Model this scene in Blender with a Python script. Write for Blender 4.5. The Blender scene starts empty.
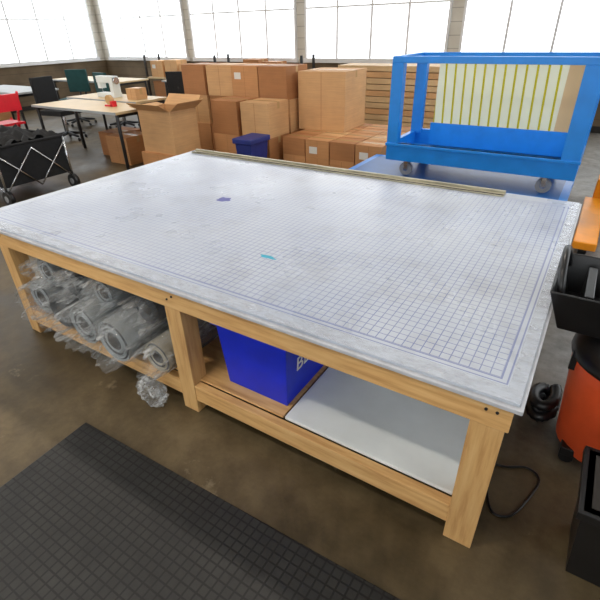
import bpy, bmesh, math, random
from mathutils import Vector, Matrix, noise
random.seed(7)
sc=bpy.context.scene
sc.view_settings.view_transform='Standard'
COL=sc.collection

# ---------------------------------------------------------------- camera
dX=Vector((-818,-248,451)).normalized(); dY=Vector((334,-280,451)).normalized(); dn=dX.cross(dY).normalized()
def toW(v): return Vector((-dX.dot(v),dY.dot(v),-dn.dot(v)))
cam=bpy.data.objects.new('camera',bpy.data.cameras.new('camera'));COL.objects.link(cam)
m=Matrix((toW(Vector((1,0,0))),toW(Vector((0,-1,0))),toW(Vector((0,0,-1))))).transposed().to_4x4()
m.translation=(0,0,1.55)
cam.matrix_world=m;cam.data.lens=451/600*36;sc.camera=cam

# ---------------------------------------------------------------- materials
def srgb(r,g,b):
    f=lambda c:(c/255)/12.92 if c/255<=.04045 else ((c/255+.055)/1.055)**2.4
    return (f(r),f(g),f(b),1)
class NT:
    def __init__(s,name):
        s.m=bpy.data.materials.new(name);s.m.use_nodes=True
        s.t=s.m.node_tree;s.b=s.t.nodes['Principled BSDF'];s.o=s.t.nodes['Material Output']
    def n(s,typ,**k):
        nd=s.t.nodes.new(typ)
        for a,v in k.items(): setattr(nd,a,v)
        return nd
    def l(s,a,b): s.t.links.new(a,b)
    def coord(s): return s.n('ShaderNodeTexCoord').outputs['Object']
    def noise(s,scale,detail=4,rough=.55,vec=None,stretch=None):
        v=vec or s.coord()
        if stretch:
            mp=s.n('ShaderNodeMapping');mp.inputs['Scale'].default_value=stretch;s.l(v,mp.inputs[0]);v=mp.outputs[0]
        nd=s.n('ShaderNodeTexNoise');nd.inputs['Scale'].default_value=scale;nd.inputs['Detail'].default_value=detail;nd.inputs['Roughness'].default_value=rough
        s.l(v,nd.inputs['Vector']);return nd.outputs['Fac']
    def ramp(s,fac,stops):
        r=s.n('ShaderNodeValToRGB');e=r.color_ramp.elements
        while len(e)<len(stops): e.new(.5)
        for i,(p,c) in enumerate(stops): e[i].position=p;e[i].color=c
        s.l(fac,r.inputs[0]);return r.outputs[0]
    def math(s,op,a,b=None,c=None):
        nd=s.n('ShaderNodeMath',operation=op)
        for i,v in enumerate((a,b,c)):
            if v is None: continue
            if isinstance(v,(int,float)): nd.inputs[i].default_value=v
            else: s.l(v,nd.inputs[i])
        return nd.outputs[0]
    def mix(s,f,a,b,bt='MIX'):
        nd=s.n('ShaderNodeMix',data_type='RGBA',blend_type=bt)
        for i,v in ((0,f),(6,a),(7,b)):
            if isinstance(v,(int,float,tuple)): nd.inputs[i].default_value=v
            else: s.l(v,nd.inputs[i])
        return nd.outputs[2]
    def bump(s,h,st=.3,d=.01):
        b=s.n('ShaderNodeBump');b.inputs['Strength'].default_value=st;b.inputs['Distance'].default_value=d
        s.l(h,b.inputs['Height']);s.l(b.outputs[0],s.b.inputs['Normal'])
    def base(s,c):
        if isinstance(c,tuple): s.b.inputs['Base Color'].default_value=c
        else: s.l(c,s.b.inputs['Base Color'])
    def set(s,**k):
        for a,v in k.items(): s.b.inputs[a.replace('_',' ')].default_value=v
def simple(name,c,rough=.5,metal=0,var=.12,scale=8,bump=0):
    t=NT(name);f=t.noise(scale)
    d=tuple(x*(1-var) for x in c[:3])+(1,);u=tuple(min(1,x*(1+var)) for x in c[:3])+(1,)
    t.base(t.ramp(f,[(.3,d),(.7,u)]));t.set(Roughness=rough,Metallic=metal)
    if bump: t.bump(t.noise(scale*12),bump,.003)
    return t.m

M={}
def woodmat(name,stretch,k=1):
    t=NT(name);f=t.noise(3,6,.6,stretch=stretch);g=t.noise(1.6,3)
    q=lambda r,g_,b_:srgb(r*k,g_*k,b_*k)
    c=t.ramp(f,[(.25,q(186,138,82)),(.5,q(220,178,118)),(.75,q(236,202,144))])
    t.base(t.mix(.25,c,t.ramp(g,[(.35,q(176,132,88)),(.65,q(240,208,160))]),'MULTIPLY'));t.set(Roughness=.6);t.bump(f,.2,.002);return t.m
M['wood']=woodmat('pine_wood',(1.2,14,14));M['woodz']=woodmat('pine_wood_upright',(14,14,1.2),.97)
# mat
t=NT('cutting_mat_plastic');co=t.coord();sp=t.n('ShaderNodeSeparateXYZ');t.l(co,sp.inputs[0]);X,Y=sp.outputs[0],sp.outputs[1]
P=.03
gx=t.math('LESS_THAN',t.math('PINGPONG',X,P/2),.0016);gy=t.math('LESS_THAN',t.math('PINGPONG',Y,P/2),.0016)
g=t.math('MAXIMUM',gx,gy)
def rect(x0,x1,y0,y1):
    a=t.math('MULTIPLY',t.math('GREATER_THAN',X,x0),t.math('LESS_THAN',X,x1))
    b=t.math('MULTIPLY',t.math('GREATER_THAN',Y,y0),t.math('LESS_THAN',Y,y1))
    return t.math('MULTIPLY',a,b)
inn=rect(-2.82,-.061,1.139,2.775)
g=t.math('MULTIPLY',g,inn)
fr=t.math('SUBTRACT',rect(-2.85,-.036,1.114,2.80),rect(-2.845,-.041,1.119,2.795))
fr2=t.math('SUBTRACT',rect(-2.827,-.054,1.132,2.78),rect(-2.822,-.060,1.138,2.775))
wear=t.ramp(t.noise(1.6,5,.65),[(.3,(.45,)*3+(1,)),(.62,(1,1,1,1))])
g=t.math('MULTIPLY',g,wear)
gg=t.math('MULTIPLY',t.math('MAXIMUM',g,t.math('MULTIPLY',t.math('MAXIMUM',fr,fr2),.85)),.7)
body=t.ramp(t.noise(.9,5,.55),[(.3,srgb(168,177,194)),(.5,srgb(182,190,204)),(.75,srgb(198,204,213))])
dirt=t.ramp(t.noise(4,8,.7),[(.36,srgb(196,190,186)),(.5,(1,1,1,1))])
body=t.mix(.3,body,dirt,'MULTIPLY')
t.base(t.mix(gg,body,srgb(62,80,156)))
t.l(t.ramp(t.noise(3,5),[(.3,(.24,)*3+(1,)),(.7,(.36,)*3+(1,))]),t.b.inputs['Roughness'])
t.bump(t.noise(4,3),.05,.004);M['mat']=t.m
# glossy crinkled clear edging
t=NT('clear_edge_film');f=t.noise(9,4,.6,stretch=(1,2.5,1));t.base(srgb(214,219,228));t.set(Roughness=.14)
t.l(t.ramp(f,[(.4,(.08,)*3+(1,)),(.68,(.4,)*3+(1,))]),t.b.inputs['Alpha']);t.bump(f,.5,.008);M['edgefilm']=t.m
M['board']=simple('white_backing_board',srgb(192,194,200),.35,var=.12,scale=14,bump=.3)
M['whitelam']=simple('white_melamine',srgb(222,228,228),.35,var=.06,scale=5)
t=NT('floor_concrete');f=t.noise(.9,8,.65);f2=t.noise(7,6,.7)
c=t.ramp(f,[(.28,srgb(44,37,24)),(.45,srgb(78,66,44)),(.6,srgb(106,91,64)),(.78,srgb(138,123,96))])
c=t.mix(.6,c,t.ramp(f2,[(.35,(.4,.36,.3,1)),(.6,(1,1,1,1))]),'MULTIPLY')
f4=t.noise(2.3,6,.7);c=t.mix(t.ramp(f4,[(.62,(0,0,0,1)),(.68,(.5,.5,.5,1))]),c,srgb(156,142,116))
sp=t.n('ShaderNodeSeparateXYZ');t.l(t.coord(),sp.inputs[0])
mr=t.n('ShaderNodeMapRange');t.l(sp.outputs[0],mr.inputs[0]);mr.inputs[1].default_value=-.5;mr.inputs[2].default_value=.3
grey=t.ramp(f2,[(.3,srgb(112,112,110)),(.65,srgb(170,170,168))])  # greyer concrete at the back right, with daylight painted into its paler tone
my=t.n('ShaderNodeMapRange');t.l(sp.outputs[1],my.inputs[0]);my.inputs[1].default_value=1.5;my.inputs[2].default_value=2.2
t.base(t.mix(t.math('MULTIPLY',t.math('MULTIPLY',mr.outputs[0],my.outputs[0]),.85),c,grey))
t.l(t.ramp(f,[(.35,(.3,)*3+(1,)),(.6,(.6,)*3+(1,))]),t.b.inputs['Roughness']);t.bump(f2,.3,.006);M['floor']=t.m
t=NT('black_rubber');sp=t.n('ShaderNodeSeparateXYZ');t.l(t.coord(),sp.inputs[0])
k=.034
hx=t.math('PINGPONG',sp.outputs[0],k/2);hy=t.math('PINGPONG',sp.outputs[1],k/2)
sq=t.math('MAXIMUM',t.math('LESS_THAN',hx,.0035),t.math('LESS_THAN',hy,.0035))
c=t.mix(sq,t.ramp(t.noise(6,6,.7),[(.3,srgb(22,23,24)),(.7,srgb(44,44,42))]),srgb(6,6,7))
t.base(c);t.set(Roughness=.5);t.bump(t.math('SUBTRACT',1,sq),.7,.006);M['rubber']=t.m
M['black']=simple('black_plastic',srgb(22,22,24),.35,var=.2)
M['blackmat']=simple('black_fabric',srgb(20,21,24),.85,var=.3,scale=30,bump=.5)
M['blue']=simple('blue_plastic_cart',srgb(24,130,220),.35,var=.08)
M['bluedeck']=simple('blue_plastic_deck',srgb(24,92,160),.4,var=.12)
M['bluebin']=simple('blue_recycling_plastic',srgb(10,44,205),.4,var=.1)
M['navy']=simple('navy_plastic',srgb(30,44,120),.5,var=.1)
M['white']=simple('white_print',srgb(235,235,240),.5,var=.02)
M['frame']=simple('window_frame_paint',srgb(225,225,225),.5,var=.02)
M['orange']=simple('orange_plastic',srgb(226,88,44),.4,var=.08)
M['yel']=simple('yellow_orange_paint',srgb(240,150,20),.4,var=.1)
M['red']=simple('red_paint',srgb(214,20,40),.4,var=.1)
M['chrome']=simple('chrome_steel',srgb(200,202,205),.25,1,var=.05)
M['greywheel']=simple('grey_caster_rubber',srgb(150,152,155),.5,var=.1)
M['teal']=simple('teal_fabric',srgb(24,70,70),.8,var=.2)
M['ceil']=simple('ceiling_paint',srgb(190,188,182),.9,var=.08)
M['desk']=simple('tan_laminate',srgb(205,180,138),.45,var=.06,scale=3)
M['greyedge']=simple('grey_laminate',srgb(170,174,176),.5,var=.05)
M['tape']=simple('packing_tape',srgb(196,160,112),.25,var=.05)
M['label']=simple('paper_label',srgb(225,222,215),.6,var=.03)
M['dark']=simple('dark_inside',srgb(40,36,32),.9,var=.2)
M['ply']=simple('plywood_beige',srgb(206,174,130),.6,var=.12,scale=3)
t=NT('painted_block_wall');sp=t.n('ShaderNodeSeparateXYZ');t.l(t.coord(),sp.inputs[0])
lo=t.math('LESS_THAN',sp.outputs[2],.95)
br=t.math('LESS_THAN',t.math('PINGPONG',sp.outputs[2],.1),.006)
f=t.noise(1.5,5)
c=t.mix(lo,t.ramp(f,[(.3,srgb(196,190,178)),(.7,srgb(222,218,208))]),t.ramp(f,[(.3,srgb(84,70,52)),(.7,srgb(120,102,78))]))
c=t.mix(t.math('MULTIPLY',br,.4),c,srgb(60,52,42));t.base(c);t.set(Roughness=.8);M['wall']=t.m
def card(name,c):
    t=NT(name);f=t.noise(2,5);f2=t.noise(3,3,stretch=(1,1,30))
    a=srgb(*c);d=srgb(*[int(x*.86) for x in c])
    t.base(t.mix(.25,t.ramp(f,[(.3,d),(.7,a)]),t.ramp(f2,[(.4,d),(.6,a)])));t.set(Roughness=.75);return t.m
M['card']=card('cardboard',(206,148,96));M['card2']=card('cardboard_dark',(182,124,76));M['card3']=card('cardboard_light',(220,172,120))
t=NT('straightedge_metal');t.base(t.ramp(t.noise(3,6,stretch=(2,20,1)),[(.35,srgb(150,145,128)),(.65,srgb(190,184,162))]));t.set(Roughness=.4,Metallic=.3);M['bar']=t.m
t=NT('striped_panel');sp=t.n('ShaderNodeSeparateXYZ');t.l(t.coord(),sp.inputs[0])
s=t.math('LESS_THAN',t.math('PINGPONG',t.math('ADD',sp.outputs[0],t.math('MULTIPLY',sp.outputs[2],.05)),.0425),.0085)
s=t.math('MULTIPLY',s,t.math('LESS_THAN',sp.outputs[0],-.36))
right=t.math('GREATER_THAN',sp.outputs[0],-.34)
c=t.mix(s,srgb(244,246,232),srgb(206,196,30));c=t.mix(right,c,srgb(226,206,170));t.base(c);t.set(Roughness=.4)
tr=t.n('ShaderNodeBsdfTranslucent');t.l(c,tr.inputs[0]);mx=t.n('ShaderNodeMixShader');mx.inputs[0].default_value=.6
t.l(t.b.outputs[0],mx.inputs[1]);t.l(tr.outputs[0],mx.inputs[2]);t.l(mx.outputs[0],t.o.inputs[0]);M['stripe']=t.m
# plastic wrap film (clear) and rolled goods
t=NT('clear_plastic_film');f=t.noise(5,6,.7,stretch=(3.2,.8,3.2));f2=t.noise(22,4,.7)
t.base(srgb(232,236,238));t.set(Roughness=.1)
t.b.inputs['Specular IOR Level'].default_value=1
t.l(t.ramp(f,[(.38,(.06,)*3+(1,)),(.54,(.25,)*3+(1,)),(.68,(.85,)*3+(1,))]),t.b.inputs['Alpha'])
t.bump(t.math('ADD',f,t.math('MULTIPLY',f2,.25)),1,.04);M['film']=t.m
M['felt']=simple('grey_felt_roll',srgb(138,144,146),.7,var=.12,scale=10)
M['felt2']=simple('beige_felt_roll',srgb(150,144,128),.7,var=.12,scale=10)
M['feltd']=simple('dark_grey_roll',srgb(58,61,64),.7,var=.2,scale=10)
t=NT('frosted_window_daylight');t.base((.8,.85,.9,1));t.b.inputs['Emission Color'].default_value=(.93,.97,1,1);t.b.inputs['Emission Strength'].default_value=2.5;M['pane']=t.m
t=NT('fill_tube_light');t.base((1,1,1,1));t.b.inputs['Emission Color'].default_value=(1,.97,.92,1);t.b.inputs['Emission Strength'].default_value=9;M['tube']=t.m

# ---------------------------------------------------------------- mesh builder
class MB:
    def __init__(s,name): s.name=name;s.bm=bmesh.new();s.mats=[]
    def mi(s,k):
        if k not in s.mats: s.mats.append(k)
        return s.mats.index(k)
    def faces(s,fs,k,smooth=False):
        i=s.mi(k)
        for f in fs: f.material_index=i;f.smooth=smooth
    def hexa(s,b,tp,k):
        v=[s.bm.verts.new(p) for p in list(b)+list(tp)]
        F=[(3,2,1,0),(4,5,6,7),(0,1,5,4),(1,2,6,5),(2,3,7,6),(3,0,4,7)]
        s.faces([s.bm.faces.new([v[i] for i in f]) for f in F],k);return v
    def box(s,x0,x1,y0,y1,z0,z1,k,rot=0,taper=0):
        cx,cy=(x0+x1)/2,(y0+y1)/2
        def R(x,y,z):
            a=math.radians(rot);dx,dy=x-cx,y-cy
            return (cx+dx*math.cos(a)-dy*math.sin(a),cy+dx*math.sin(a)+dy*math.cos(a),z)
        T=taper
        return s.hexa([R(x0+T,y0+T,z0),R(x1-T,y0+T,z0),R(x1-T,y1-T,z0),R(x0+T,y1-T,z0)],[R(x0,y0,z1),R(x1,y0,z1),R(x1,y1,z1),R(x0,y1,z1)],k)
    def tube(s,pts,r,k,seg=10,cap=True,smooth=True):
        pts=[Vector(p) for p in pts];rs=r if isinstance(r,(list,tuple)) else [r]*len(pts)
        rings=[];up=None
        for i,p in enumerate(pts):
            d=(pts[min(i+1,len(pts)-1)]-pts[max(i-1,0)]).normalized()
            if up is None: up=d.orthogonal().normalized()
            up=(up-d*up.dot(d)).normalized();sd=d.cross(up)
            rings.append([s.bm.verts.new(p+(up*math.cos(2*math.pi*j/seg)+sd*math.sin(2*math.pi*j/seg))*rs[i]) for j in range(seg)])
        fs=[]
        for a,b in zip(rings,rings[1:]):
            for j in range(seg): fs.append(s.bm.faces.new((a[j],a[(j+1)%seg],b[(j+1)%seg],b[j])))
        s.faces(fs,k,smooth)
        if cap: s.faces([s.bm.faces.new(rings[0][::-1]),s.bm.faces.new(rings[-1])],k)
    def lathe(s,c,prof,k,seg=32,squash=1):
        rings=[[s.bm.verts.new((c[0]+r*math.cos(2*math.pi*j/seg),c[1]+squash*r*math.sin(2*math.pi*j/seg),c[2]+z)) for j in range(seg)] for r,z in prof]
        fs=[]
        for a,b in zip(rings,rings[1:]):
            for j in range(seg): fs.append(s.bm.faces.new((a[j],a[(j+1)%seg],b[(j+1)%seg],b[j])))
        s.faces(fs,k,True)
        s.faces([s.bm.faces.new(rings[0][::-1]),s.bm.faces.new(rings[-1])],k)
    def caster(s,x,y,z0,r=.05,w=.03,k='greywheel',top=.03,ax=(0,1,0)):
        a=Vector(ax)*w/2;c=Vector((x,y,z0+r))
        s.tube([c-a,c+a],r,k,16);s.tube([c-a*1.1,c+a*1.1],r*.4,'chrome',12)
        o=Vector(ax)*(w/2+.006)
        for sg in(-1,1):
            q=c+o*sg
            s.box(q.x-.02,q.x+.02,q.y-.003 if ax[1] else q.y-.02,q.y+.003 if ax[1] else q.y+.02,c.z-.01,z0+2*r+top,'chrome')
        s.box(c.x-.035,c.x+.035,c.y-.035,c.y+.035,z0+2*r+top-.006,z0+2*r+top,'chrome')
    def done(s,bevel=0,sub=0):
        bmesh.ops.recalc_face_normals(s.bm,faces=s.bm.faces)
        me=bpy.data.meshes.new(s.name);s.bm.to_mesh(me);s.bm.free()
        for k in s.mats: me.materials.append(M[k])
        o=bpy.data.objects.new(s.name,me);COL.objects.link(o)
        if bevel:
            b=o.modifiers.new('bevel','BEVEL');b.width=bevel;b.segments=2;b.limit_method='ANGLE';b.angle_limit=math.radians(50)
        return o

# ---------------------------------------------------------------- room
RX0,RX1,RY0,RY1,H=-12,4,-4,9,4.2
b=MB('floor');b.box(RX0,RX1,RY0,RY1,-.1,0,'floor');b.done()
b=MB('ceiling');b.box(RX0,RX1,RY0,RY1,H,H+.1,'ceil');b.done()
b=MB('wall_back');b.box(RX0,RX1,RY1,RY1+.15,0,H,'wall');b.done()
b=MB('wall_left');b.box(RX0-.15,RX0,RY0,RY1,0,H,'wall');b.done()
b=MB('wall_right');b.box(RX1,RX1+.15,RY0,RY1,0,H,'wall');b.done()
b=MB('wall_front');b.box(RX0,RX1,RY0-.15,RY0,0,H,'wall');b.done()
wn=0
def window(axis,u0,u1,z0,z1):
    global wn;wn+=1
    b=MB('window_%d'%wn)
    def bx(a0,a1,d0,d1,c0,c1,k):
        if axis=='back': b.box(a0,a1,RY1-d1,RY1-d0,c0,c1,k)
        elif axis=='left': b.box(RX0+d0,RX0+d1,a0,a1,c0,c1,k)
        elif axis=='right': b.box(RX1-d1,RX1-d0,a0,a1,c0,c1,k)
        else: b.box(a0,a1,RY0+d0,RY0+d1,c0,c1,k)
    bx(u0,u1,.0,.02,z0,z1,'pane')
    for z in (z0,z1): bx(u0-.05,u1+.05,0,.07,z-.04,z+.04,'frame')
    n=4
    for i in range(n+1):
        u=u0+(u1-u0)*i/n;bx(u-.02,u+.02,0,.05,z0,z1,'frame')
    for j in range(1,3):
        z=z0+(z1-z0)*j/3;bx(u0,u1,0,.045,z-.015,z+.015,'frame')
    b.done()
for i in range(5): window('back',-11.7+i*3.1,-11.7+i*3.1+2.85,1.0,3.7)
for i in range(4): window('left',-3.4+i*3.1,-3.4+i*3.1+2.85,1.0,3.7)
for i in range(3): window('right',-1+i*3.1,-1+i*3.1+2.8,1.0,3.7)
for i in range(2): window('front_fill',-5+i*3.4,-5+i*3.4+2.9,.6,3.2)  # unseen windows behind the camera, added to brighten under the table
b=MB('baseboard_back');b.box(RX0,RX1,RY1-.02,RY1,0,.1,'dark');b.done()
b=MB('baseboard_left');b.box(RX0,RX0+.02,RY0,RY1-.02,0,.1,'dark');b.done()
for (x,y) in ((-1.8,-.6),(-1.2,3.4),(-6,3.4),(-6,-.5)):  # unseen ceiling lamps, added as fill light for the room
    b=MB('ceiling_fill_lamp')
    b.box(x-.7,x+.7,y-.12,y+.12,H-.09,H,'white')
    for dy in(-.06,.06): b.tube([(x-.65,y+dy,H-.11),(x+.65,y+dy,H-.11)],.018,'tube',8)
    b.done()
    L=bpy.data.lights.new('fill_strip_light','AREA');L.shape='RECTANGLE';L.size=1.3;L.size_y=.2;L.energy=55;L.color=(1,.9,.78)  # warm area fill added below each lamp
    o=bpy.data.objects.new('fill_strip_light',L);o.location=(x,y,H-.14);COL.objects.link(o)

# ---------------------------------------------------------------- work table
Y0=1.035
b=MB('cutting_table')
b.box(-2.93,.02,Y0,2.91,.655,.670,'board')
b.box(-2.90,.0,Y0+.01,Y0+.048,.570,.655,'wood')
b.box(-2.90,.0,2.86,2.898,.570,.655,'wood')
for x in (-2.64,-1.31,-.04): b.box(x-.019,x+.019,Y0+.048,2.86,.570,.655,'wood')
b.box(-2.9,-2.862,Y0+.048,2.86,.570,.655,'wood')
LX=[(-2.66,-2.57),(-1.36,-1.27),(-.105,-.01)]
for (a,c) in LX:
    b.box(a,c,Y0+.012,Y0+.10,0,.570,'woodz');b.box(a,c,2.80,2.89,0,.570,'woodz')
for (a,c) in ((-2.57,-1.36),(-1.27,-.105)):
    b.box(a,c,Y0+.016,Y0+.054,.075,.163,'wood');b.box(a,c,2.84,2.878,.075,.163,'wood')
for (a,c) in LX: b.box(a+.026,c-.026,Y0+.10,2.80,.075,.155,'wood')
b.box(-2.56,-.81,Y0+.058,2.78,.163,.172,'wood')
b.box(-.80,-.11,Y0+.058,2.78,.163,.179,'whitelam')
for x in (-2.63,-2.60,-1.33,-1.30,-.07,-.04):
    b.tube([(x,Y0+.004,.612+.02*((x*100)%2<1)),(x,Y0+.011,.612+.02*((x*100)%2<1))],.005,'dark',8)
b.done(bevel=.003)
o=MB('cutting_mat');o.box(-2.91,.008,1.05,2.89,.6705,.680,'mat')
o.box(-2.91,.008,1.05,1.108,.6801,.6808,'edgefilm');o.box(-.032,.008,1.109,2.88,.6801,.6808,'edgefilm')
o=o.done()
b=MB('straightedge_ruler')
b.box(-2.86,-.38,2.795,2.865,.6812,.690,'bar');b.box(-2.86,-.38,2.845,2.865,.690,.702,'bar');b.box(-2.86,-.38,2.797,2.802,.690,.694,'dark');b.done(bevel=.001)
def blob(name,cx,cy,rx,ry,k,z=.6803):
    b=MB(name);n=28;vs=[]
    for i in range(n):
        a=2*math.pi*i/n;q=.75+.4*noise.noise(Vector((math.cos(a)*1.5+cx,math.sin(a)*1.5,cy)))
        vs.append(b.bm.verts.new((cx+rx*q*math.cos(a),cy+ry*q*math.sin(a),z)))
    b.faces([b.bm.faces.new(vs)],k);return b.done()
M['ink']=simple('blue_ink',srgb(64,66,150),.4);M['tealink']=simple('teal_ink',srgb(30,160,190),.4)
blob('ink_stain',-1.82,1.99,.06,.045,'ink');blob('ink_stain',-1.11,1.46,.06,.016,'tealink')

# ---------------------------------------------------------------- recycling bin under table
b=MB('recycling_bin')
x0,x1,y0,y1,z0,z1=-1.165,-.805,1.13,1.62,.1735,.53
T=.022;w=.008
B=[(x0+T,y0+T),(x1-T,y0+T),(x1-T,y1-T),(x0+T,y1-T)];Tt=[(x0,y0),(x1,y0),(x1,y1),(x0,y1)]
b.hexa([(x,y,z0) for x,y in B],[(x,y,z0+.01) for x,y in B],'bluebin')
for i in range(4):
    j=(i+1)%4
    def inn_(p):
        cx,cy=(x0+x1)/2,(y0+y1)/2;return (p[0]+(w if p[0]<cx else -w),p[1]+(w if p[1]<cy else -w))
    b.hexa([(*B[i],z0),(*B[j],z0),(*inn_(B[j]),z0),(*inn_(B[i]),z0)],[(*Tt[i],z1),(*Tt[j],z1),(*inn_(Tt[j]),z1),(*inn_(Tt[i]),z1)],'bluebin')
for a in ((x0-.015,x1+.015,y0-.015,y0),(x0-.015,x1+.015,y1,y1+.015),(x0-.015,x0,y0,y1),(x1,x1+.015,y0,y1)):
    b.box(*a,z1-.03,z1,'bluebin')
b.done(bevel=.003)
def text(name,s,loc,rot,size,k):
    c=bpy.data.curves.new(name,'FONT');c.body=s;c.size=size;c.extrude=.001;c.materials.append(M[k])
    o=bpy.data.objects.new(name,c);o.location=loc;o.rotation_euler=rot;COL.objects.link(o);return o
for nm,s_,yy,zz,sz in (('printed_text','BLUE',1.21,.325,.10),):
    fx=x1-T*(.53-zz)/.357
    tx=text(nm,s_,(fx+.003,yy,zz),(math.radians(93.5),0,math.radians(90)),sz,'white')
    tx.parent=bpy.data.objects['recycling_bin']

# ---------------------------------------------------------------- wrapped rolls
def roll(x,z,r,yf,yb,k='felt',seed=0):
    b=MB('plastic_wrapped_roll');seg=56
    ri=r*.88
    b.tube([(x,yf+.03,z),(x,yb,z)],ri,k,40,cap=False)
    prev=None
    for q in range(9):
        rr=ri*(1-q*.08);yy=yf+.03+(.006 if q%2 else 0)
        ring=[b.bm.verts.new((x+rr*math.cos(2*math.pi*j/40),yy,z+rr*math.sin(2*math.pi*j/40))) for j in range(40)]
        if prev: b.faces([b.bm.faces.new((prev[j],prev[(j+1)%40],ring[(j+1)%40],ring[j])) for j in range(40)],'feltd' if q%3==2 else k)
        prev=ring
    b.faces([b.bm.faces.new(prev)],'dark')
    prof=[(yf-.06,.86,2.6),(yf-.045,.90,2.1),(yf-.03,.93,1.6),(yf-.012,.95,1.2),(yf+.008,.98,.9),(yf+.03,1.0,.8)]
    n=44
    for i in range(1,n+1): prof.append((yf+.03+(yb-yf-.03)*i/n,1.0,1))
    rings=[]
    for (y,f,am) in prof:
        ring=[]
        for j in range(seg):
            a=2*math.pi*j/seg;ca,sa=math.cos(a),math.sin(a)
            d=noise.noise(Vector((ca*3.2,y*2.5,sa*3.2+seed*5)))*.013+abs(noise.noise(Vector((ca*6,y*4,sa*6+seed))))*.012
            q=r*f+d*am-.004
            yy=y+noise.noise(Vector((ca*3,seed,sa*3)))*(.05 if y<yf+.02 else .0)
            ring.append(b.bm.verts.new((x+q*ca,yy,max(z+q*sa,z-r+.001))))
        rings.append(ring)
    fs=[]
    for A,B in zip(rings,rings[1:]):
        for j in range(seg): fs.append(b.bm.faces.new((A[j],A[(j+1)%seg],B[(j+1)%seg],B[j])))
    b.faces(fs,'film',True)
    b.done()
SH=.174
for i,(x,z,r,yf,k) in enumerate([(-2.43,SH+.112,.112,1.03,'felt'),(-2.20,SH+.108,.108,1.0,'feltd'),(-1.955,SH+.12,.12,.97,'felt'),(-1.70,SH+.124,.124,.95,'felt'),(-1.465,SH+.09,.09,1.0,'felt2'),
    (-2.31,SH+.30,.088,1.05,'felt'),(-2.08,SH+.30,.082,1.04,'feltd'),(-1.82,SH+.31,.085,1.04,'felt'),(-1.57,SH+.275,.088,1.08,'feltd')]):
    roll(x,z,r,yf,2.5-.05*(i%3),k,seed=i*1.7)
b=MB('crumpled_plastic_bag')
bmesh.ops.create_icosphere(b.bm,subdivisions=5,radius=1)
for v in b.bm.verts:
    p=v.co.copy();d=1+.28*noise.noise(p*2.1)+.2*noise.noise(p*5.3)+.08*noise.noise(p*12)
    v.co=Vector((-1.50+p.x*.09*d,.985+p.y*.04*d,max(.001,.075+p.z*.08*d)))
b.faces(b.bm.faces,'film',True);b.done()

# ---------------------------------------------------------------- floor mat
b=MB('rubber_floor_mat')
b.box(-1.66,-.12,-.16,.745,.001,.013,'rubber',rot=1.6)
b.done(bevel=.004)

# ---------------------------------------------------------------- cardboard boxes
def carton(name,x0,x1,y0,y1,z0,z1,k='card',rot=0,tape=True,label=False):
    b=MB(name);g=.002
    b.box(x0,x1,y0,y1,z0,z1-.006,k,rot)
    cx=(x0+x1)/2;cy=(y0+y1)/2
    a=math.radians(rot)
    def R(pts):
        return [(cx+(x-cx)*math.cos(a)-(y-cy)*math.sin(a),cy+(x-cx)*math.sin(a)+(y-cy)*math.cos(a),z) for x,y,z in pts]
    def bx(X0,X1,Ya,Yb,Z0,Z1,kk):
        b.hexa(R([(X0,Ya,Z0),(X1,Ya,Z0),(X1,Yb,Z0),(X0,Yb,Z0)]),R([(X0,Ya,Z1),(X1,Ya,Z1),(X1,Yb,Z1),(X0,Yb,Z1)]),kk)
    bx(x0,x1,y0,cy-g,z1-.006,z1,k);bx(x0,x1,cy+g,y1,z1-.006,z1,k)
    if tape:
        bx(x0+.01,x1-.01,cy-.025,cy+.025,z1,z1+.0008,'tape')
        bx(x0-.0008,x0,cy-.025,cy+.025,z1-.08,z1,'tape');bx(x1,x1+.0008,cy-.025,cy+.025,z1-.08,z1,'tape')
        bx(cx-.003,cx+.003,y0-.0006,y0,z0+.01,z1-.01,'card2')
    if label: bx(x0+.05,x0+.16,y0-.001,y0,z1-.16,z1-.08,'label')
    return b.done(bevel=.003)
ks=['card','card2','card3']
for ci,x in enumerate((-5.32,-4.86,-4.38,-3.92)):
    z=0
    for lv in range(3):
        h=.385;ww=.44;off=random.uniform(-.02,.02)
        carton('cardboard_box',x+off,x+off+ww,5.25+random.uniform(-.03,.03),5.72,z,z+h,ks[(ci+lv*2)%3],rot=random.uniform(-2,2),label=(ci+lv)%4==0);z+=h+.001
for ci,x in enumerate((-4.32,-3.84)):
    z=0
    for lv in range(2):
        carton('cardboard_box',x,x+.42,4.68,5.12,z,z+.40,ks[(ci+lv)%3],rot=random.uniform(-3,3));z+=.401
for i in range(4):
    for j in range(4):
        z=0
        for lv in range(2):
            x=-3.32+i*.335;y=4.82+j*.315
            carton('small_cardboard_box',x,x+.322,y,y+.302,z,z+.205,ks[(i*3+j+lv)%3] if (i+j+lv)%2 else 'card',rot=random.uniform(-.6,.6),label=(j==0 and i%2==1));z+=.206
carton('large_cardboard_box',-3.42,-2.76,5.36,6.0,.414,1.10,'card3',rot=2)
b=MB('open_cardboard_box');x0,x1,y0,y1,z0,z1=-4.98,-4.42,4.05,4.5,.23,.74;w=.006
b.box(x0,x1,y0,y1,z0,z0+w,'card3')
b.box(x0,x1,y0,y0+w,z0+w,z1,'card3');b.box(x0,x1,y1-w,y1,z0+w,z1,'card3');b.box(x0,x0+w,y0+w,y1-w,z0+w,z1,'card3');b.box(x1-w,x1,y0+w,y1-w,z0+w,z1,'card3')
def flap(p,q,d):
    p,q,d=Vector(p),Vector(q),Vector(d);n=(q-p).cross(d).normalized()*w
    b.hexa([p,q,q+d,p+d],[p+n,q+n,q+d+n,p+d+n],'card3')
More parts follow.
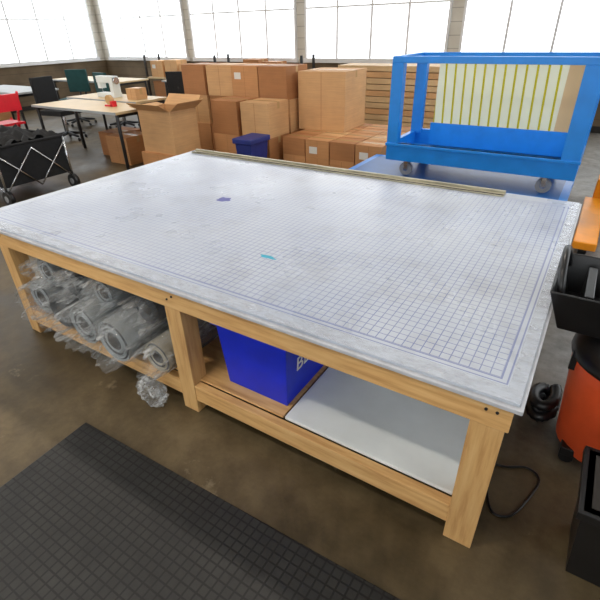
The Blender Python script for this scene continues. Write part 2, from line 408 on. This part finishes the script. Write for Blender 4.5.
flap((x0,y0,z1),(x1,y0,z1),(0,-.15,.09));flap((x0,y1,z1),(x1,y1,z1),(0,.12,.12));flap((x0,y0,z1),(x0,y1,z1),(-.14,0,.02));flap((x1,y0,z1),(x1,y1,z1),(.15,0,.10))
b.done()
carton('cardboard_box',-5.0,-4.4,4.0,4.52,0,.229,'card')
carton('cardboard_box',-5.75,-5.33,4.05,4.45,0,.36,'card');carton('cardboard_box',-6.25,-5.8,4.3,4.75,0,.33,'card2')
carton('cardboard_box',-5.95,-5.5,5.3,5.75,0,.5,'card2');carton('cardboard_box',-6.6,-6.05,5.35,5.85,0,.45,'card')
b=MB('navy_tote');b.box(-3.62,-3.38,4.25,4.6,0,.44,'navy',taper=.03);b.box(-3.64,-3.36,4.23,4.62,.41,.47,'navy');b.done(bevel=.01)

# ---------------------------------------------------------------- blue platform truck + blue utility cart
b=MB('blue_platform_truck')
b.box(-2.02,-.08,3.93,4.75,.29,.35,'blue');b.box(-1.98,-.12,3.97,4.71,.25,.29,'blue');b.box(-1.96,-.14,3.99,4.69,.35,.351,'bluedeck')
for x in(-1.85,-.25):
    for y in(4.05,4.63): b.caster(x,y,0,.09,.04,'black',.07)
b.done(bevel=.01)
b=MB('blue_utility_cart');zb=.352
cx0,cx1,cy0,cy1=-1.62,-.07,4.02,4.70
for x in(-1.45,-.28):
    for y in(4.12,4.62): b.caster(x,y,zb,.06,.04,'greywheel',.02)
def tray(z,h):
    b.box(cx0+.03,cx1-.03,cy0+.03,cy1-.03,z,z+.03,'blue')
    b.box(cx0,cx1,cy0,cy0+.045,z,z+h,'blue');b.box(cx0,cx1,cy1-.045,cy1,z,z+h+.02,'blue')
    b.box(cx0,cx0+.045,cy0+.045,cy1-.045,z,z+h,'blue');b.box(cx1-.045,cx1,cy0+.045,cy1-.045,z,z+h,'blue')
    b.box(cx0-.01,cx1+.01,cy0-.01,cy0+.05,z+h-.025,z+h,'blue')
tray(zb+.145,.15)
for x0_,x1_ in((cx0,cx0+.10),(cx1-.13,cx1)):
    for y0_,y1_ in((cy0,cy0+.08),(cy1-.07,cy1)):
        b.box(x0_,x1_,y0_,y1_,zb+.28,1.29,'blue')
b.box(cx0,cx1,cy0,cy0+.05,1.29,1.34,'blue');b.box(cx0,cx1,cy1-.05,cy1,1.29,1.34,'blue')
b.box(cx0,cx0+.05,cy0+.05,cy1-.05,1.29,1.34,'blue');b.box(cx1-.05,cx1,cy0+.05,cy1-.05,1.29,1.34,'blue')
b.done(bevel=.012)
b=MB('striped_panel');b.box(-1.40,-.21,4.63,4.645,.535,1.285,'stripe');b.box(-1.42,-.21,4.615,4.63,.535,.74,'blue');b.done()

# ---------------------------------------------------------------- desks at the back left
def desk(x0,x1,y0,y1,h,k='desk',leg='black'):
    b=MB('work_desk');b.box(x0,x1,y0,y1,h-.03,h,k);b.box(x0,x1,y0-.003,y0,h-.03,h,'greyedge')
    for x in(x0+.05,x1-.05):
        for y in(y0+.05,y1-.05): b.tube([(x,y,0),(x,y,h-.03)],.022,leg,10)
        b.box(x-.015,x+.015,y0+.05,y1-.05,h-.07,h-.03,leg)
    b.box(x0+.05,x1-.05,y1-.06,y1-.04,h-.07,h-.03,leg)
    b.done(bevel=.002)
desk(-6.95,-5.12,3.82,4.50,.72);desk(-7.2,-5.6,4.55,5.15,.73)
desk(-10.2,-8.4,4.4,5.2,.75,'greyedge');desk(-10.4,-8.2,6.3,7.1,.75,'desk');desk(-7.6,-5.8,6.9,7.6,.75,'desk')
b=MB('tape_dispenser');b.box(-5.75,-5.6,4.15,4.22,.7215,.74,'red');b.tube([(-5.67,4.16,.801),(-5.67,4.21,.801)],.06,'tape',20);b.box(-5.63,-5.57,4.15,4.21,.7215,.79,'red');b.done()
carton('small_cardboard_box',-5.95,-5.75,4.7,4.9,.7315,.88,'card3')
b=MB('sewing_machine');b.box(-6.7,-6.3,4.75,4.9,.732,.79,'whitelam');b.box(-6.38,-6.3,4.76,4.89,.79,1.0,'whitelam');b.box(-6.68,-6.3,4.77,4.88,.93,1.02,'whitelam');b.box(-6.68,-6.6,4.78,4.87,.85,.93,'whitelam');b.tube([(-6.3,4.82,.96),(-6.27,4.82,.96)],.05,'chrome',16);b.tube([(-6.64,4.82,.795),(-6.64,4.82,.86)],.004,'chrome',6);b.done(bevel=.01)
def chair(x,y,rot,k='teal'):
    b=MB('office_chair')
    for i in range(5):
        a=2*math.pi*i/5;p=(x+.28*math.cos(a),y+.28*math.sin(a))
        b.tube([(x,y,.12),(p[0],p[1],.08)],[.03,.018],'black',8);b.tube([(p[0],p[1]-.015,.03),(p[0],p[1]+.015,.03)],.03,'black',12)
    b.tube([(x,y,.1),(x,y,.42)],.025,'chrome',10)
    b.box(x-.24,x+.24,y-.23,y+.23,.42,.50,k,rot)
    a=math.radians(rot)
    b.tube([(x,y,.44),(x-.26*math.sin(a),y+.26*math.cos(a),.46),(x-.30*math.sin(a),y+.30*math.cos(a),.75)],.018,'black',8)
    px,py=x-.28*math.sin(a),y+.28*math.cos(a)
    b.box(px-.21,px+.21,py-.03,py+.03,.58,.98,k,rot)
    b.done(bevel=.02)
chair(-7.7,5.9,170);chair(-8.9,5.8,30);chair(-6.5,6.45,200,'blackmat');chair(-7.75,4.75,100,'blackmat')
b=MB('storage_shelf')
for x in(-9.6,-7.4,-5.2):
    for y in (8.3,8.75): b.box(x-.02,x+.02,y-.02,y+.02,0,1.12,'black')
for z in(.15,.62): b.box(-9.62,-5.18,8.28,8.77,z,z+.03,'desk')
b.done()
for i in range(9):
    x=-9.5+i*.47
    carton('cardboard_box',x,x+.4,8.36,8.7,.651,.651+random.uniform(.2,.42),random.choice(ks),label=i%3==0)
    carton('cardboard_box',x,x+.4,8.36,8.7,.181,.181+random.uniform(.25,.4),random.choice(ks))
for i in range(4): carton('cardboard_box',-11.6+i*.02,-11.1,3.2+i*.62,3.75+i*.62,0,.5+.15*(i%2),ks[i%3])
b=MB('lumber_stack')
for i in range(11): b.box(-3.95+.02*(i%3),-2.1-.03*(i%2),7.4,7.9,.05+i*.09,.05+i*.09+.08,'ply' if i%3 else 'card3')
for x in(-3.8,-3.0,-2.3): b.box(x-.04,x+.04,7.42,7.88,0,.05,'wood')
b.done(bevel=.004)

# ---------------------------------------------------------------- red folding chair at left edge
b=MB('red_folding_chair');cx,cy=-7.42,3.62
for dy in(-.2,.2):
    b.tube([(cx-.22,cy+dy,0),(cx+.2,cy+dy,.88)],.018,'red',8);b.tube([(cx+.25,cy+dy,0),(cx-.2,cy+dy,.5)],.018,'red',8)
b.box(cx-.2,cx+.18,cy-.2,cy+.2,.45,.48,'red');b.box(cx+.12,cx+.2,cy-.2,cy+.2,.64,.86,'red')
b.done()

# ---------------------------------------------------------------- folding wagon (left)
b=MB('folding_wagon');x0,x1,y0,y1=-6.25,-5.12,2.28,3.05;z0,z1=.2,.58
for i,(a,c,d,e) in enumerate(((x0,x1,y0,y0+.012),(x0,x1,y1-.012,y1),(x0,x0+.012,y0+.012,y1-.012),(x1-.012,x1,y0+.012,y1-.012))):
    b.box(a,c,d,e,z0,z1,'blackmat')
b.box(x0,x1,y0,y1,z0-.012,z0,'blackmat')
for p,q in (((x0,y0),(x1,y0)),((x1,y0),(x1,y1)),((x1,y1),(x0,y1)),((x0,y1),(x0,y0))):
    b.tube([(*p,z1+.01),(*q,z1+.01)],.014,'blackmat',8)
    for s0,s1 in ((0,.5),(.5,1)):
        A=Vector((*p,0)).lerp(Vector((*q,0)),s0);B=Vector((*p,0)).lerp(Vector((*q,0)),s1)
        off=Vector(((p[0]+q[0])/2-(x0+x1)/2,(p[1]+q[1])/2-(y0+y1)/2,0)).normalized()*.016
        b.tube([(A.x+off.x,A.y+off.y,.14),(B.x+off.x,B.y+off.y,z1-.04)],.009,'chrome',8)
        b.tube([(B.x+off.x,B.y+off.y,.14),(A.x+off.x,A.y+off.y,z1-.04)],.009,'chrome',8)
for x in(x0,x1):
    for y in(y0,y1):
        b.tube([(x,y,.1),(x,y,z1)],.014,'chrome',8);b.tube([(x,y-.025,.08),(x,y+.025,.08)],.08,'black',20);b.tube([(x,y-.03,.08),(x,y+.03,.08)],.035,'greywheel',12)
vs=bmesh.ops.create_grid(b.bm,x_segments=30,y_segments=24,size=.5)['verts']
for v in vs:
    p=v.co.copy();v.co=Vector(((x0+x1)/2+p.x*1.08,(y0+y1)/2+p.y*.73,.59+.12*noise.noise(p*5)+.06*noise.noise(p*13)))
fs=set(f for v in vs for f in v.link_faces);b.faces(fs,'blackmat',True)
b.done()

# ---------------------------------------------------------------- shop vacuum (right)
b=MB('shop_vacuum');c=(.335,1.74,0)
b.lathe(c,[(.155,.05),(.17,.06),(.18,.18),(.20,.40),(.205,.43),(.205,.48)],'orange')
b.lathe(c,[(.215,.475),(.22,.49),(.215,.52),(.19,.56),(.13,.60)],'black')
for i in range(4):
    a=math.pi/4+i*math.pi/2;px,py=c[0]+.16*math.cos(a),c[1]+.16*math.sin(a)
    b.tube([(px,py-.014,.028),(px,py+.014,.028)],.028,'black',12);b.box(px-.03,px+.03,py-.03,py+.03,.05,.09,'black')
for a in(math.radians(200),math.radians(300)):
    px,py=c[0]+.2*math.cos(a),c[1]+.2*math.sin(a);b.box(px-.02,px+.02,py-.015,py+.015,.42,.50,'black')
b.done(bevel=.003)
b=MB('black_tool_caddy')
z0,z1=.602,.76
Bq=[(.05,1.62),(.40,1.62),(.40,1.92),(.05,1.92)];Tq=[(-.005,1.58),(.44,1.58),(.44,1.96),(-.005,1.96)]
b.hexa([(*p,z0) for p in Bq],[(*p,z0+.012) for p in Bq],'black')
for i in range(4):
    j=(i+1)%4
    ii=lambda p:(p[0]+(.01 if p[0]<.25 else -.01),p[1]+(.01 if p[1]<1.8 else -.01))
    b.hexa([(*Bq[i],z0),(*Bq[j],z0),(*ii(Bq[j]),z0),(*ii(Bq[i]),z0)],[(*Tq[i],z1),(*Tq[j],z1),(*ii(Tq[j]),z1),(*ii(Tq[i]),z1)],'black')
b.box(.10,.13,1.64,1.90,z0+.012,z1-.02,'black');b.box(.24,.26,1.64,1.90,z0+.012,z1-.03,'black')
pts=[]
for i in range(13):
    a=math.pi*i/12;pts.append((.03-.02*math.sin(a),1.77-.13*math.cos(a),z1-.03+.11*math.sin(a)))
b.tube(pts,.013,'black',10)
for i in range(3): b.tube([(.18+i*.06,1.80,z0+.02),(.2+i*.06,1.78,z1+.06)],.008,'chrome',8)
b.done(bevel=.004)
b=MB('black_waste_bin');x0,x1,y0,y1,z1=.24,.52,1.10,1.36,.34
b.box(x0,x1,y0,y1,0,z1,'black',taper=.035);b.box(x0-.012,x1+.012,y0-.012,y1+.012,z1-.03,z1,'black')
b.box(x0+.02,x1-.02,y0+.02,y1-.02,z1,z1+.003,'dark');b.done(bevel=.012)
b=MB('vacuum_hose');pts=[]
for i in range(90):
    s=i/89;a=s*4.2*math.pi;rr=.062-.01*s
    pts.append((.095+rr*.75*math.cos(a),1.84+rr*1.5*math.sin(a),.028+.12*s))
b.tube(pts,[.021+.004*(i%2) for i in range(90)],'black',10)
b.done()
def cord(name,pts,r=.0045):
    b=MB(name);P=[]
    pts=[Vector(p) for p in pts]
    for i in range(len(pts)-1):
        p0=pts[max(i-1,0)];p1=pts[i];p2=pts[i+1];p3=pts[min(i+2,len(pts)-1)]
        for k in range(8):
            t=k/8;P.append(.5*((2*p1)+(-p0+p2)*t+(2*p0-5*p1+4*p2-p3)*t*t+(-p0+3*p1-3*p2+p3)*t**3))
    P.append(pts[-1]);b.tube(P,r,'black',8);b.done()
z=.006
cord('power_cord',[(-.02,1.33,z),(.02,1.23,z),(.08,1.24,z),(.12,1.33,z),(.15,1.46,z),(.10,1.50,z),(.02,1.46,z),(-.06,1.46,z),(-.16,1.55,z),(-.3,1.8,z)])

# ---------------------------------------------------------------- pallet jack
b=MB('pallet_jack')
for x in(.12,.52): b.box(x-.08,x+.08,3.75,4.95,.07,.13,'yel');b.tube([(x-.03,3.85,.04),(x+.03,3.85,.04)],.04,'black',12)
b.box(.10,.6,4.95,5.15,.07,.30,'yel');b.tube([(.24,5.25,.09),(.40,5.25,.09)],.09,'black',16);b.box(.26,.38,5.12,5.3,.14,.42,'black')
b.tube([(.32,5.25,.4),(.32,5.45,1.15)],.02,'yel',10);b.tube([(.2,5.45,1.17),(.44,5.45,1.17)],.018,'black',10)
b.done(bevel=.008)
b=MB('dark_storage_rack')
for x in(.25,1.4):
    for y in(6.4,7.0): b.box(x-.025,x+.025,y-.025,y+.025,0,2.2,'black')
for z_ in(.3,.9,1.5,2.1): b.box(.22,1.43,6.38,7.02,z_,z_+.03,'black')
b.box(.3,1.35,6.45,6.95,.33,.8,'dark');b.box(.3,1.3,6.45,6.95,.93,1.4,'blackmat');b.done()

w=bpy.data.worlds.new('world');sc.world=w;w.use_nodes=True
w.node_tree.nodes['Background'].inputs[0].default_value=(.6,.7,.8,1);w.node_tree.nodes['Background'].inputs[1].default_value=.5
